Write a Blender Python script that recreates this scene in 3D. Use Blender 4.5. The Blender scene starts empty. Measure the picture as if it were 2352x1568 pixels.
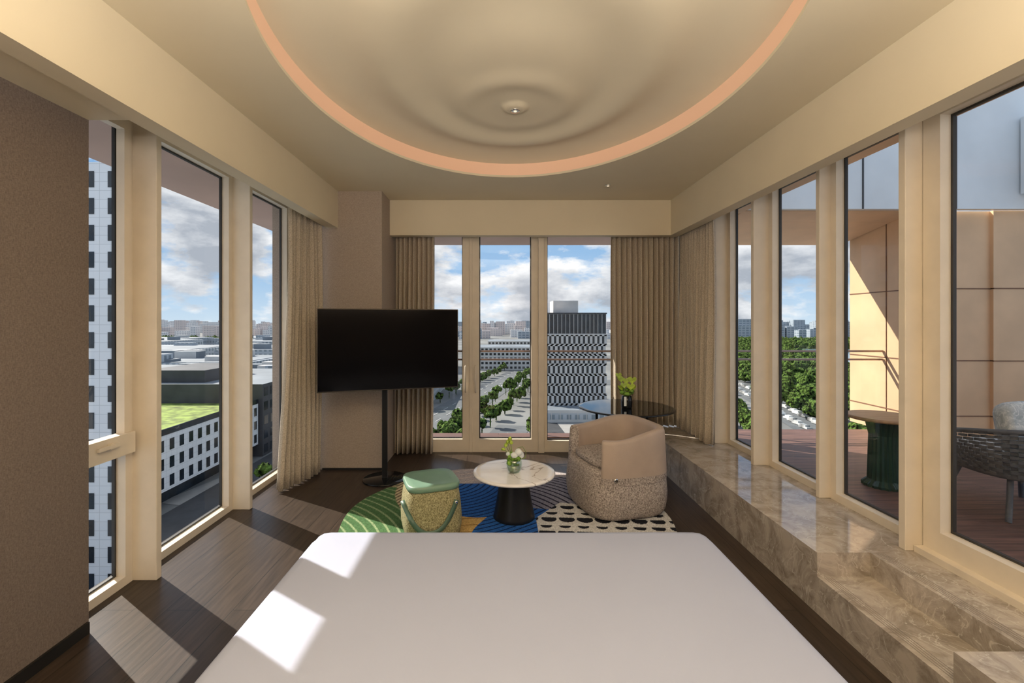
import bpy, bmesh, math, random
from mathutils import Vector, Matrix, noise
random.seed(7)
scene=bpy.context.scene
F=1045.0; CX=1145.0; CY=738.0; HC=1.65
scene.view_settings.view_transform='Standard'
scene.view_settings.look='None'

# ---------------------------------------------------------------- materials
def newmat(name):
    m=bpy.data.materials.new(name); m.use_nodes=True
    nt=m.node_tree; b=nt.nodes['Principled BSDF']
    return m,nt,b
def N(nt,t,**kw):
    n=nt.nodes.new(t)
    for k,v in kw.items(): setattr(n,k,v)
    return n
def ramp(nt,stops):
    r=N(nt,'ShaderNodeValToRGB'); e=r.color_ramp.elements
    while len(e)<len(stops): e.new(0.5)
    for i,(p,c) in enumerate(stops):
        e[i].position=p; e[i].color=(c[0],c[1],c[2],1)
    return r
def simple(name,col,rough=0.5,metal=0.0,var=0.06,scale=8,bump=0.0,bscale=60,spec=0.5,stretch=(1,1,1),bdist=0.01,lo=0.3,hi=0.7):
    m,nt,b=newmat(name)
    tc=N(nt,'ShaderNodeTexCoord'); mp=N(nt,'ShaderNodeMapping'); mp.inputs['Scale'].default_value=stretch
    nt.links.new(tc.outputs['Object'],mp.inputs[0])
    n=N(nt,'ShaderNodeTexNoise'); n.inputs['Scale'].default_value=scale; n.inputs['Detail'].default_value=4
    nt.links.new(mp.outputs[0],n.inputs['Vector'])
    c0=[max(0,c*(1-var*2)) for c in col]; c1=[min(1,c*(1+var*2)) for c in col]
    r=ramp(nt,[(lo,c0),(hi,c1)])
    nt.links.new(n.outputs['Fac'],r.inputs[0]); nt.links.new(r.outputs[0],b.inputs['Base Color'])
    b.inputs['Roughness'].default_value=rough; b.inputs['Metallic'].default_value=metal
    b.inputs['Specular IOR Level'].default_value=spec
    if bump>0:
        n2=N(nt,'ShaderNodeTexNoise'); n2.inputs['Scale'].default_value=bscale; n2.inputs['Detail'].default_value=3
        nt.links.new(mp.outputs[0],n2.inputs['Vector'])
        bp=N(nt,'ShaderNodeBump'); bp.inputs['Strength'].default_value=bump; bp.inputs['Distance'].default_value=bdist
        nt.links.new(n2.outputs['Fac'],bp.inputs['Height']); nt.links.new(bp.outputs[0],b.inputs['Normal'])
    return m
def weave(name,c1,c2,scale=120,rough=0.85,bump=0.3,contrast=0.5):
    """two crossing stretched noises = woven cloth"""
    m,nt,b=newmat(name)
    tc=N(nt,'ShaderNodeTexCoord')
    outs=[]
    for s in ((1,1,0.25),(0.3,0.3,1)):
        mp=N(nt,'ShaderNodeMapping'); mp.inputs['Scale'].default_value=s
        nt.links.new(tc.outputs['Object'],mp.inputs[0])
        n=N(nt,'ShaderNodeTexNoise'); n.inputs['Scale'].default_value=scale; n.inputs['Detail'].default_value=1
        nt.links.new(mp.outputs[0],n.inputs['Vector']); outs.append(n)
    a=N(nt,'ShaderNodeMath',operation='ADD'); nt.links.new(outs[0].outputs['Fac'],a.inputs[0]); nt.links.new(outs[1].outputs['Fac'],a.inputs[1])
    mu=N(nt,'ShaderNodeMath',operation='MULTIPLY'); mu.inputs[1].default_value=0.5; nt.links.new(a.outputs[0],mu.inputs[0])
    w=0.18*(1.1-contrast)+0.03
    r=ramp(nt,[(0.5-w,c1),(0.5+w,c2)]); nt.links.new(mu.outputs[0],r.inputs[0]); nt.links.new(r.outputs[0],b.inputs['Base Color'])
    b.inputs['Roughness'].default_value=rough; b.inputs['Specular IOR Level'].default_value=0.2
    bp=N(nt,'ShaderNodeBump'); bp.inputs['Strength'].default_value=bump; bp.inputs['Distance'].default_value=0.002
    nt.links.new(mu.outputs[0],bp.inputs['Height']); nt.links.new(bp.outputs[0],b.inputs['Normal'])
    return m
def emis(name,col,s,base=None):
    m,nt,b=newmat(name)
    b.inputs['Base Color'].default_value=(*(base or col),1); b.inputs['Emission Color'].default_value=(*col,1); b.inputs['Emission Strength'].default_value=s
    return m
def planks(name,c1,c2,w,L,rough,along='Y',gap=(0.01,0.008,0.006),bump=0.15,spec=0.5):
    m,nt,b=newmat(name)
    tc=N(nt,'ShaderNodeTexCoord'); mp=N(nt,'ShaderNodeMapping')
    if along=='Y': mp.inputs['Rotation'].default_value=(0,0,math.pi/2)
    nt.links.new(tc.outputs['Object'],mp.inputs[0])
    br=N(nt,'ShaderNodeTexBrick'); br.inputs['Scale'].default_value=1; br.inputs['Brick Width'].default_value=L; br.inputs['Row Height'].default_value=w
    br.inputs['Mortar Size'].default_value=0.0025; br.inputs['Color1'].default_value=(*c1,1); br.inputs['Color2'].default_value=(*c2,1); br.inputs['Mortar'].default_value=(*gap,1)
    br.offset=0.37
    nt.links.new(mp.outputs[0],br.inputs['Vector'])
    mp2=N(nt,'ShaderNodeMapping'); mp2.inputs['Scale'].default_value=(1.2,14,14) ; nt.links.new(mp.outputs[0],mp2.inputs[0])
    n=N(nt,'ShaderNodeTexNoise'); n.inputs['Scale'].default_value=3; n.inputs['Detail'].default_value=6; nt.links.new(mp2.outputs[0],n.inputs['Vector'])
    r=ramp(nt,[(0.3,(0.65,0.65,0.65)),(0.7,(1.3,1.3,1.3))]); nt.links.new(n.outputs['Fac'],r.inputs[0])
    mx=N(nt,'ShaderNodeMix',data_type='RGBA',blend_type='MULTIPLY'); mx.inputs[0].default_value=1
    nt.links.new(br.outputs['Color'],mx.inputs[6]); nt.links.new(r.outputs[0],mx.inputs[7]); nt.links.new(mx.outputs[2],b.inputs['Base Color'])
    b.inputs['Roughness'].default_value=rough; b.inputs['Specular IOR Level'].default_value=spec
    bp=N(nt,'ShaderNodeBump'); bp.inputs['Strength'].default_value=bump; bp.inputs['Distance'].default_value=0.004
    nt.links.new(n.outputs['Fac'],bp.inputs['Height']); nt.links.new(bp.outputs[0],b.inputs['Normal'])
    return m
def marble(name,base,dark,vein,scale,rough=0.1,vw=0.03):
    m,nt,b=newmat(name)
    tc=N(nt,'ShaderNodeTexCoord')
    n=N(nt,'ShaderNodeTexNoise'); n.inputs['Scale'].default_value=scale; n.inputs['Detail'].default_value=9; n.inputs['Distortion'].default_value=1.0; n.inputs['Roughness'].default_value=0.7
    nt.links.new(tc.outputs['Object'],n.inputs['Vector'])
    r=ramp(nt,[(0.38,dark),(0.58,base)]); nt.links.new(n.outputs['Fac'],r.inputs[0])
    n2=N(nt,'ShaderNodeTexNoise'); n2.inputs['Scale'].default_value=scale*0.8; n2.inputs['Detail'].default_value=7; n2.inputs['Distortion'].default_value=1.5
    nt.links.new(tc.outputs['Object'],n2.inputs['Vector'])
    r2=ramp(nt,[(0.5-vw,(0,0,0)),(0.5,(1,1,1)),(0.5+vw,(0,0,0))]); nt.links.new(n2.outputs['Fac'],r2.inputs[0])
    mx=N(nt,'ShaderNodeMix',data_type='RGBA'); nt.links.new(r2.outputs[0],mx.inputs[0]); nt.links.new(r.outputs[0],mx.inputs[6]); mx.inputs[7].default_value=(*vein,1)
    nt.links.new(mx.outputs[2],b.inputs['Base Color']); b.inputs['Roughness'].default_value=rough
    return m
def glassmat(name,refl=0.05,tint=(1,1,1)):
    m=bpy.data.materials.new(name); m.use_nodes=True; nt=m.node_tree; nt.nodes.clear()
    o=N(nt,'ShaderNodeOutputMaterial'); t=N(nt,'ShaderNodeBsdfTransparent'); t.inputs[0].default_value=(*tint,1)
    g=N(nt,'ShaderNodeBsdfGlossy'); g.inputs['Roughness'].default_value=0.01
    mx=N(nt,'ShaderNodeMixShader'); mx.inputs[0].default_value=refl
    nt.links.new(t.outputs[0],mx.inputs[1]); nt.links.new(g.outputs[0],mx.inputs[2]); nt.links.new(mx.outputs[0],o.inputs[0]); return m
def facademat(name,c1,c2,w,h,mortar):
    m,nt,b=newmat(name)
    g=N(nt,'ShaderNodeNewGeometry'); s=N(nt,'ShaderNodeSeparateXYZ'); nt.links.new(g.outputs['Position'],s.inputs[0])
    a=N(nt,'ShaderNodeMath',operation='ADD'); nt.links.new(s.outputs[0],a.inputs[0]); nt.links.new(s.outputs[1],a.inputs[1])
    c=N(nt,'ShaderNodeCombineXYZ'); nt.links.new(a.outputs[0],c.inputs[0]); nt.links.new(s.outputs[2],c.inputs[1])
    br=N(nt,'ShaderNodeTexBrick'); br.inputs['Scale'].default_value=1; br.inputs['Brick Width'].default_value=w; br.inputs['Row Height'].default_value=h
    br.inputs['Mortar Size'].default_value=min(w,h)*0.22; br.inputs['Mortar Smooth'].default_value=0.0
    br.inputs['Color1'].default_value=(*c1,1); br.inputs['Color2'].default_value=(*c2,1); br.inputs['Mortar'].default_value=(*mortar,1); br.offset=0.0
    nt.links.new(c.outputs[0],br.inputs['Vector']); nt.links.new(br.outputs['Color'],b.inputs['Base Color']); b.inputs['Roughness'].default_value=0.5
    return m

M={}
M['cream']=simple('cream_paint',(0.71,0.62,0.45),0.6,var=0.012,scale=2)
M['frame']=simple('frame_paint',(0.74,0.65,0.52),0.4,var=0.02)
M['gasket']=simple('black_gasket',(0.012,0.011,0.01),0.5)
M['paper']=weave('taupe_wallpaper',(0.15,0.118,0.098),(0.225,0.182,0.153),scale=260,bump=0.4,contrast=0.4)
M['paper_lt']=weave('beige_wallpaper',(0.34,0.28,0.23),(0.46,0.38,0.315),scale=260,bump=0.3,contrast=0.4)
M['curtain']=weave('curtain_linen',(0.40,0.34,0.26),(0.62,0.54,0.43),scale=260,bump=0.3,contrast=0.6)
M['floor']=planks('dark_oak',(0.038,0.027,0.020),(0.056,0.039,0.029),0.19,1.9,0.33,spec=0.28)
M['deck']=planks('deck_boards',(0.13,0.068,0.052),(0.19,0.10,0.075),0.09,2.6,0.55,along='X')
M['stone']=marble('brown_marble',(0.50,0.435,0.365),(0.28,0.235,0.19),(0.58,0.52,0.45),5.5,0.06,vw=0.012)
M['white_marble']=marble('white_marble',(0.92,0.90,0.89),(0.82,0.80,0.79),(0.36,0.30,0.26),1.8,0.08,vw=0.012)
M['glass']=glassmat('window_glass',0.035)
M['vglass']=glassmat('vase_glass',0.25,(0.85,0.95,0.88))
M['copper']=simple('copper_panel',(0.74,0.49,0.29),0.45,0.1,var=0.05,scale=2)
M['pinkcop']=simple('eave_copper',(0.56,0.39,0.32),0.5,0.1,var=0.03,scale=2)
M['joint']=simple('panel_joint',(0.22,0.11,0.06),0.7)
M['greymetal']=simple('grey_metal',(0.80,0.85,0.88),0.35,0.0,var=0.05,scale=1)
M['black']=simple('black_metal',(0.012,0.012,0.013),0.35,0.2)
M['blackgloss']=simple('black_gloss',(0.008,0.009,0.010),0.04)
M['screen']=simple('tv_screen',(0.003,0.003,0.004),0.12,var=0.01,spec=0.12)
M['bronze']=simple('bronze_metal',(0.09,0.075,0.06),0.35,0.8)
M['groove']=simple('stone_groove',(0.24,0.20,0.165),0.5)
M['sheet']=simple('white_sheet',(0.38,0.415,0.545),0.75,var=0.01,scale=1.5,bump=0.08,bscale=7,spec=0.2)
M['leather']=simple('tan_leather',(0.44,0.35,0.285),0.5,var=0.03,scale=6,bump=0.12,bscale=180)
M['tweed']=weave('tweed',(0.16,0.13,0.115),(0.58,0.51,0.46),scale=240,bump=0.6,contrast=0.6)
M['gold']=weave('gold_weave',(0.12,0.105,0.045),(0.46,0.42,0.24),scale=300,bump=0.5,contrast=0.6)
M['green_l']=simple('green_leather',(0.17,0.29,0.21),0.42,var=0.03,bump=0.1,bscale=150)
M['green_d']=simple('green_strap',(0.07,0.13,0.09),0.45,var=0.03)
M['leaf']=simple('leaf',(0.16,0.30,0.03),0.45,var=0.3,scale=30)
M['anth']=simple('lime_petal',(0.36,0.48,0.05),0.35,var=0.15,scale=20)
M['petal']=simple('white_petal',(0.80,0.84,0.82),0.5,var=0.03)
M['tree']=simple('tree_leaves',(0.075,0.125,0.025),0.9,var=0.48,scale=0.9,bump=1.0,bscale=1.8,bdist=0.8,spec=0.1,lo=0.38,hi=0.66)
M['grass']=simple('grass',(0.20,0.27,0.05),0.9,var=0.3,scale=0.5)
M['park']=simple('park_ground',(0.07,0.11,0.035),0.9,var=0.3,scale=0.05)
M['ground']=simple('city_ground',(0.17,0.175,0.17),0.9,var=0.2,scale=0.02)
M['plaza']=simple('plaza_paving',(0.32,0.31,0.29),0.8,var=0.06,scale=0.3)
M['plaza_d']=simple('dark_plaza',(0.05,0.052,0.056),0.8,var=0.1,scale=0.3)
M['road']=simple('asphalt',(0.12,0.13,0.135),0.85,var=0.08,scale=0.3)
M['paint']=simple('road_paint',(0.42,0.42,0.41),0.8)
M['water']=simple('lake_water',(0.20,0.30,0.36),0.1)
M['wwall']=facademat('white_cladding',(0.80,0.80,0.80),(0.84,0.84,0.835),1.5,1.2,(0.58,0.58,0.58))
for n_ in M['wwall'].node_tree.nodes:
    if n_.type=='TEX_BRICK': n_.inputs['Mortar Size'].default_value=0.03
M['win_d']=simple('dark_windows',(0.015,0.022,0.03),0.12,var=0.3,scale=0.3)
M['dbuild']=simple('dark_cladding',(0.045,0.048,0.055),0.5,var=0.15,scale=0.2)
M['gbuild']=facademat('grey_glass',(0.18,0.22,0.25),(0.25,0.30,0.33),3.0,3.5,(0.42,0.46,0.50))
M['groof']=simple('grey_roof',(0.19,0.22,0.25),0.7,var=0.15,scale=0.05)
M['lbuild']=simple('pale_concrete',(0.56,0.555,0.54),0.7,var=0.05,scale=0.2)
M['city1']=facademat('pale_apartments',(0.44,0.47,0.51),(0.50,0.52,0.55),6,5,(0.74,0.74,0.74))  # skyline facades from here on: distance haze put into the colour
M['city2']=facademat('pink_apartments',(0.44,0.41,0.42),(0.52,0.47,0.46),6,5,(0.70,0.62,0.59))
M['city3']=facademat('blue_offices',(0.16,0.21,0.26),(0.22,0.28,0.33),8,5,(0.38,0.43,0.48))
M['cushion']=marble('outdoor_cushion',(0.60,0.63,0.63),(0.38,0.42,0.43),(0.78,0.78,0.76),14,0.8)
M['rope']=simple('grey_rope',(0.12,0.125,0.135),0.8,bump=0.4,bscale=90)
M['greenbase']=simple('green_ceramic',(0.02,0.055,0.035),0.3)
M['wood']=simple('wood_top',(0.40,0.25,0.13),0.45,var=0.1,scale=4,stretch=(1,10,1))
M['chrome']=simple('chrome',(0.7,0.7,0.7),0.12,1.0,var=0.0)
M['steel']=simple('rail_metal',(0.30,0.22,0.19),0.35,0.8)
M['cove']=emis('cove_glow',(1.0,0.44,0.23),0.20,(0.7,0.50,0.36))  # peach tint and glow stand in for light from a hidden LED
M['lampglow']=emis('lamp_glow',(1.0,0.85,0.65),0.8)
M['car']=simple('car_paint',(0.35,0.36,0.38),0.25,var=0.9,scale=0.15)

# ---------------------------------------------------------------- helpers
def link(o,parent=None):
    bpy.context.collection.objects.link(o)
    if parent is not None: o.parent=parent
    return o
def empty(name,loc=(0,0,0),rot=0):
    e=bpy.data.objects.new(name,None); e.empty_display_size=0.1; e.location=loc; e.rotation_euler=(0,0,rot); link(e); return e
def meshobj(name,verts,faces,mats,parent=None,fm=None,smooth=False):
    me=bpy.data.meshes.new(name); me.from_pydata([tuple(v) for v in verts],[],faces)
    if not isinstance(mats,(list,tuple)): mats=[mats]
    for m in mats: me.materials.append(m)
    if fm: 
        for p,i in zip(me.polygons,fm): p.material_index=i
    if smooth:
        for p in me.polygons: p.use_smooth=True
    me.update()
    return link(bpy.data.objects.new(name,me),parent)
def fixn(o):
    bm=bmesh.new(); bm.from_mesh(o.data); bmesh.ops.recalc_face_normals(bm,faces=bm.faces); bm.to_mesh(o.data); bm.free(); return o
BF=[(0,3,2,1),(4,5,6,7),(0,1,5,4),(1,2,6,5),(2,3,7,6),(3,0,4,7)]
def bv(x0,x1,y0,y1,z0,z1): return [(x0,y0,z0),(x1,y0,z0),(x1,y1,z0),(x0,y1,z0),(x0,y0,z1),(x1,y0,z1),(x1,y1,z1),(x0,y1,z1)]
def box(name,x0,x1,y0,y1,z0,z1,mat,parent=None,bevel=0.0,seg=2):
    o=meshobj(name,bv(x0,x1,y0,y1,z0,z1),BF,mat,parent)
    if bevel>0:
        b=o.modifiers.new('b','BEVEL'); b.width=bevel; b.segments=seg; b.limit_method='ANGLE'
        if seg>2:
            for p in o.data.polygons: p.use_smooth=True
    return o
def multi(name,boxes,mats,parent=None):
    """boxes: list of (x0,x1,y0,y1,z0,z1,matindex)"""
    v=[];f=[];fm=[]
    for b in boxes:
        k=len(v); v+=bv(*b[:6]); f+=[tuple(i+k for i in q) for q in BF]; fm+=[b[6] if len(b)>6 else 0]*6
    return meshobj(name,v,f,mats,parent,fm)
def lathe(name,prof,mat,parent=None,loc=(0,0,0),seg=48,ex=1,ey=1,smooth=True,flute=0):
    v=[];f=[]
    n=len(prof)
    for r,z in prof:
        for i in range(seg):
            a=2*math.pi*i/seg
            rr=r*(1+ (flute if i%2 else -flute))
            v.append((loc[0]+rr*math.cos(a)*ex,loc[1]+rr*math.sin(a)*ey,loc[2]+z))
    for j in range(n-1):
        for i in range(seg):
            i2=(i+1)%seg
            f.append((j*seg+i,j*seg+i2,(j+1)*seg+i2,(j+1)*seg+i))
    f.append(tuple(reversed(range(seg)))); f.append(tuple((n-1)*seg+i for i in range(seg)))
    o=meshobj(name,v,f,mat,parent)
    if smooth:
        for p in o.data.polygons:
            if len(p.vertices)==4: p.use_smooth=True
        o.data.update()
    return fixn(o)
def tube(name,pts,r,mat,parent=None,cyclic=False):
    c=bpy.data.curves.new(name,'CURVE'); c.dimensions='3D'; c.bevel_depth=r; c.bevel_resolution=3; c.use_fill_caps=True
    s=c.splines.new('POLY'); s.points.add(len(pts)-1)
    for p,q in zip(s.points,pts): p.co=(*q,1)
    s.use_cyclic_u=cyclic
    c.materials.append(mat)
    return link(bpy.data.objects.new(name,c),parent)
def se(th,a,b,n):
    c=abs(math.cos(th)/a)**n+abs(math.sin(th)/b)**n
    r=c**(-1.0/n); return (r*math.cos(th),r*math.sin(th))
def seloft(name,prof,a,b,n,mat,parent=None,seg=64,cap=True):
    """prof: list (scale,z)"""
    v=[];f=[]
    for s,z in prof:
        for i in range(seg):
            x,y=se(2*math.pi*i/seg,a,b,n); v.append((x*s,y*s,z))
    for j in range(len(prof)-1):
        for i in range(seg):
            i2=(i+1)%seg; f.append((j*seg+i,j*seg+i2,(j+1)*seg+i2,(j+1)*seg+i))
    f.append(tuple(reversed(range(seg)))); f.append(tuple((len(prof)-1)*seg+i for i in range(seg)))
    o=meshobj(name,v,f,mat,parent)
    for p in o.data.polygons:
        if len(p.vertices)==4: p.use_smooth=True
    return o
_bm=bmesh.new(); bmesh.ops.create_icosphere(_bm,subdivisions=2,radius=1); ICO_V=[tuple(v.co) for v in _bm.verts]; ICO_F=[tuple(v.index for v in f.verts) for f in _bm.faces]; _bm.free()
_bm=bmesh.new(); bmesh.ops.create_icosphere(_bm,subdivisions=1,radius=1); IC1_V=[tuple(v.co) for v in _bm.verts]; IC1_F=[tuple(v.index for v in f.verts) for f in _bm.faces]; _bm.free()
_bm=bmesh.new(); bmesh.ops.create_icosphere(_bm,subdivisions=3,radius=1); IC3_V=[tuple(v.co) for v in _bm.verts]; IC3_F=[tuple(v.index for v in f.verts) for f in _bm.faces]; _bm.free()
def blobs(name,items,mat,parent=None,low=False,jit=0.18,smooth=True,adaptive=False):
    v=[];f=[]
    for (x,y,z,rx,ry,rz) in items:
        if adaptive:
            if y<190: V,Fc,jj=IC3_V,IC3_F,0.22
            elif y<300: V,Fc,jj=ICO_V,ICO_F,0.25
            else: V,Fc,jj=IC1_V,IC1_F,0.28
        else:
            V,Fc=(IC1_V,IC1_F) if low else (ICO_V,ICO_F); jj=jit
        k=len(v)
        for a,b,c in V:
            j=1+random.uniform(-jj,jj); v.append((x+a*rx*j,y+b*ry*j,z+c*rz*j))
        f+=[tuple(i+k for i in q) for q in Fc]
    return meshobj(name,v,f,mat,parent,smooth=smooth)

# ---------------------------------------------------------------- room shell
CZ=3.10
XL,XR=-2.38,2.50   # glass planes
YB=5.80
box('floor',-2.52,2.62,-1.2,5.9,-0.15,0,M['floor'])
box('wall_left',-2.52,-2.18,-1.2,2.42,0,3.5,M['paper'])
box('baseboard_left',-2.18,-2.165,-1.2,2.41,0,0.06,M['gasket'])
box('wall_rear',-2.52,2.62,-1.35,-1.2,-0.15,3.6,M['paper_lt'])
box('wall_right',2.46,2.62,-1.2,0.5,0.0,3.5,M['paper_lt'])
# wallpapered column in the corner
box('wall_column',-2.52,-1.30,5.07,5.90,0,3.5,M['paper_lt'])
box('baseboard_column',-1.96,-1.295,5.055,5.07,0,0.02,M['gasket'])
box('roof_slab',-2.52,2.62,-1.35,5.9,3.6,3.75,M['cream'])
# elliptical cove ceiling
EX,EY,EA,EB=0.13,2.75,1.38,1.83
def ceiling():
    n=192; x0,x1,y0,y1=-1.80,2.06,-1.2,5.46
    v=[];f=[]
    angs=[2*math.pi*i/n for i in range(n)]
    for c in ((x0,y0),(x1,y0),(x1,y1),(x0,y1)):
        angs.append(math.atan2(c[1]-EY,c[0]-EX)%(2*math.pi))
    angs.sort(); n=len(angs)
    for a in angs:
        dx,dy=math.cos(a),math.sin(a)
        r=1/math.sqrt((dx/EA)**2+(dy/EB)**2)
        v.append((EX+dx*r,EY+dy*r,CZ))
    for a in angs:
        dx,dy=math.cos(a),math.sin(a); t=1e9
        if dx>1e-9:t=min(t,(x1-EX)/dx)
        if dx<-1e-9:t=min(t,(x0-EX)/dx)
        if dy>1e-9:t=min(t,(y1-EY)/dy)
        if dy<-1e-9:t=min(t,(y0-EY)/dy)
        v.append((EX+dx*t,EY+dy*t,CZ))
    for k,(s,z) in enumerate(((0.0,0.02),)):
        for a in angs:
            dx,dy=math.cos(a),math.sin(a); r=1/math.sqrt((dx/EA)**2+(dy/EB)**2)
            v.append((EX+dx*r,EY+dy*r,CZ+z))
    for i in range(n):
        j=(i+1)%n
        f.append((i,j,n+j,n+i)); f.append((2*n+i,2*n+j,j,i))
    o=meshobj('ceiling',v,f,M['cream'])
    return o
ceil=ceiling()
def ring(name,s0,z0,s1,z1,mat,parent,seg=192):
    v=[];f=[]
    for s,z in ((s0,z0),(s1,z1)):
        for i in range(seg):
            a=2*math.pi*i/seg; v.append((EX+math.cos(a)*(EA+s),EY+math.sin(a)*(EB+s),z))
    for i in range(seg):
        j=(i+1)%seg; f.append((i,j,seg+j,seg+i))
    return meshobj(name,v,f,mat,parent,smooth=True)
ring('cove_wall_glow',0.0,CZ+0.02,0.0,CZ+0.135,M['cove'],ceil)  # vertical cove wall, LED wash put into its glowing material
def dome():
    cx,cy=0.13,3.54; seg=160; nr=110; v=[];f=[]
    def prof(r,t):
        z=3.235
        e=min(1,(1-t)/0.35); 
        z+=0.08*math.sin(min(1,e)*math.pi/2)       # rises from rim
        z+=-0.044*math.exp(-((t-0.62)/0.12)**2)
        z+=0.016*math.exp(-((t-0.42)/0.10)**2)
        z+=-0.026*math.exp(-((r-0.40)/0.11)**2)*max(0,1-t)
        z+=-0.024*math.exp(-((r-0.0)/0.095)**6)
        return z
    for j in range(nr+1):
        t=(j/nr)**1.3
        for i in range(seg):
            a=2*math.pi*i/seg; dx,dy=math.cos(a),math.sin(a)
            ax=(dx/EA)**2+(dy/EB)**2; px=cx-EX; py=cy-EY
            bq=2*(px*dx/EA**2+py*dy/EB**2); cq=(px/EA)**2+(py/EB)**2-1
            R=(-bq+math.sqrt(bq*bq-4*ax*cq))/(2*ax)
            r=R*t; v.append((cx+dx*r,cy+dy*r,prof(r,t)))
    for j in range(nr):
        for i in range(seg):
            i2=(i+1)%seg; f.append((j*seg+i,(j+1)*seg+i,(j+1)*seg+i2,j*seg+i2))
    return meshobj('dome_relief',v,f,M['cream'],ceil,smooth=True)
dome()
# downlights
def downlight(x,y,z,power):
    e=empty('ceiling_downlight',(x,y,z))
    lathe('trim_ring',[(0.018,-0.004),(0.035,-0.006),(0.038,0.0),(0.03,0.01)],M['chrome'],e,seg=32)
    lathe('lamp_lens',[(0.012,-0.0065),(0.012,-0.005)],M['lampglow'],e,seg=20)
    l=bpy.data.lights.new('downlight_beam','SPOT'); l.energy=power; l.spot_size=2.4; l.spot_blend=0.9; l.color=(1,0.82,0.62); l.shadow_soft_size=0.05
    lo=bpy.data.objects.new('downlight_beam',l); lo.location=(0,0,-0.02); link(lo,e)
downlight(0.13,3.54,3.288,6)
downlight(1.17,4.86,CZ,6)
downlight(-1.0,0.0,CZ,8)  # this and the next: unseen, added for interior fill
downlight(1.3,0.0,CZ,8)

# soffits / curtain pockets
box('trim_1',-1.91,-1.79,-1.2,5.07,2.69,3.5,M['cream'])
box('trim_2',2.06,2.18,-1.2,5.56,2.68,3.5,M['cream'])
box('trim_3',-1.30,2.06,5.44,5.56,2.68,3.5,M['cream'])
multi('trim_4',[(-2.52,-1.91,2.42,5.07,2.99,3.05,0),(2.18,2.62,-1.2,5.9,2.92,3.0,0),(-1.3,2.18,5.56,5.9,2.92,3.0,0),(-2.18,-1.91,-1.2,2.42,2.72,3.05,0)],[M['cream']])
box('trim_5',-1.30,1.30,YB-0.05,YB+0.05,0.0,0.04,M['frame'])

def win(name,axis,plane,a0,a1,z0,z1,fw=0.055,depth=0.08,bot=None,side=1):
    """side: +1 outside toward + axis"""
    e=empty(name)
    bot=fw if bot is None else bot
    def B(p0,p1,b0,b1,c0,c1,m):
        if axis=='X': return (p0,p1,b0,b1,c0,c1,m)
        return (b0,b1,p0,p1,c0,c1,m)
    i0,i1=(plane-depth*0.6,plane+0.01) if side>0 else (plane-0.01,plane+depth*0.6)
    o0,o1=(plane+0.01,plane+0.03) if side>0 else (plane-0.03,plane-0.01)
    bl=[]
    for (p0,p1,m,ex) in ((i0,i1,0,0),(o0,o1,1,0.012)):
        bl+=[B(p0,p1,a0,a0+fw+ex,z0,z1,m),B(p0,p1,a1-fw-ex,a1,z0,z1,m),B(p0,p1,a0+fw+ex,a1-fw-ex,z0,z0+bot+ex,m),B(p0,p1,a0+fw+ex,a1-fw-ex,z1-fw-ex,z1,m)]
    multi('frame',bl,[M['frame'],M['gasket']],e)
    g=plane
    if axis=='X': v=[(g,a0,z0),(g,a1,z0),(g,a1,z1),(g,a0,z1)]
    else: v=[(a0,g,z0),(a1,g,z0),(a1,g,z1),(a0,g,z1)]
    meshobj('glass_pane',v,[(0,1,2,3)],M['glass'],e)
    return e
# left windows
w=win('window_1','X',XL,2.42,2.90,0.0,2.95,side=-1)
multi('casement',[(-2.36,-2.29,2.44,2.87,0.83,0.96,0),(-2.36,-2.31,2.81,2.86,0.96,2.9,0),(-2.36,-2.31,2.44,2.48,0.96,2.9,0),(-2.36,-2.31,2.48,2.81,2.84,2.9,0)],[M['frame']],w)
multi('window_handle',[(-2.29,-2.265,2.66,2.69,0.90,0.93,0),(-2.275,-2.262,2.58,2.72,0.905,0.925,0)],[M['frame']],w)
win('window_2','X',XL,2.945,3.99,0.0,2.95,side=-1)
win('window_3','X',XL,4.035,5.07,0.0,2.95,side=-1)
for y in (2.9,3.99): box('mullion_fin',-2.36,-2.18,y,y+0.045,0,2.99,M['frame'],bevel=0.004)
# right windows on platform
PZ=0.345
win('window_4','X',XR,2.635,3.36,PZ,2.90,side=1)
win('window_5','X',XR,3.40,4.13,PZ,2.90,side=1)
win('window_6','X',XR,4.175,4.87,PZ,2.90,side=1)
win('window_7','X',XR,4.92,5.72,PZ,2.90,side=1)
for y in (2.59,4.13,4.87): box('mullion_fin',2.315,2.48,y,y+0.045,PZ,2.92,M['frame'],bevel=0.004)
box('mullion_post',2.37,2.48,3.36,3.40,PZ,2.92,M['frame'],bevel=0.004)
d=win('door_1','X',2.46,0.5,2.585,PZ,2.88,fw=0.10,bot=0.15,side=1)
box('door_threshold',2.36,2.50,0.5,2.585,PZ,PZ+0.035,M['frame'],d)
# rear facade windows / balcony door
win('window_8','Y',YB,-1.30,-0.37,0.04,2.90,fw=0.085,bot=0.12,side=1)
d2=win('door_2','Y',YB,-0.33,0.50,0.04,2.90,fw=0.085,bot=0.12,side=1)
win('window_9','Y',YB,0.575,2.46,0.04,2.90,fw=0.04,bot=0.10,side=1)
box('mullion_post',-0.37,-0.33,YB-0.06,YB+0.04,0.0,2.92,M['frame'],bevel=0.004)
box('mullion_post',0.50,0.575,YB-0.09,YB+0.04,0.0,2.92,M['frame'],bevel=0.004)
for x in (-0.415,-0.29):
    tube('door_handle',[(x,YB-0.05,0.76),(x,YB-0.10,0.77),(x,YB-0.10,1.08),(x,YB-0.05,1.09)],0.011,M['frame'],d2)
box('wall_corner_post',2.46,2.62,5.72,5.9,0,3.5,M['frame'])

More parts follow.
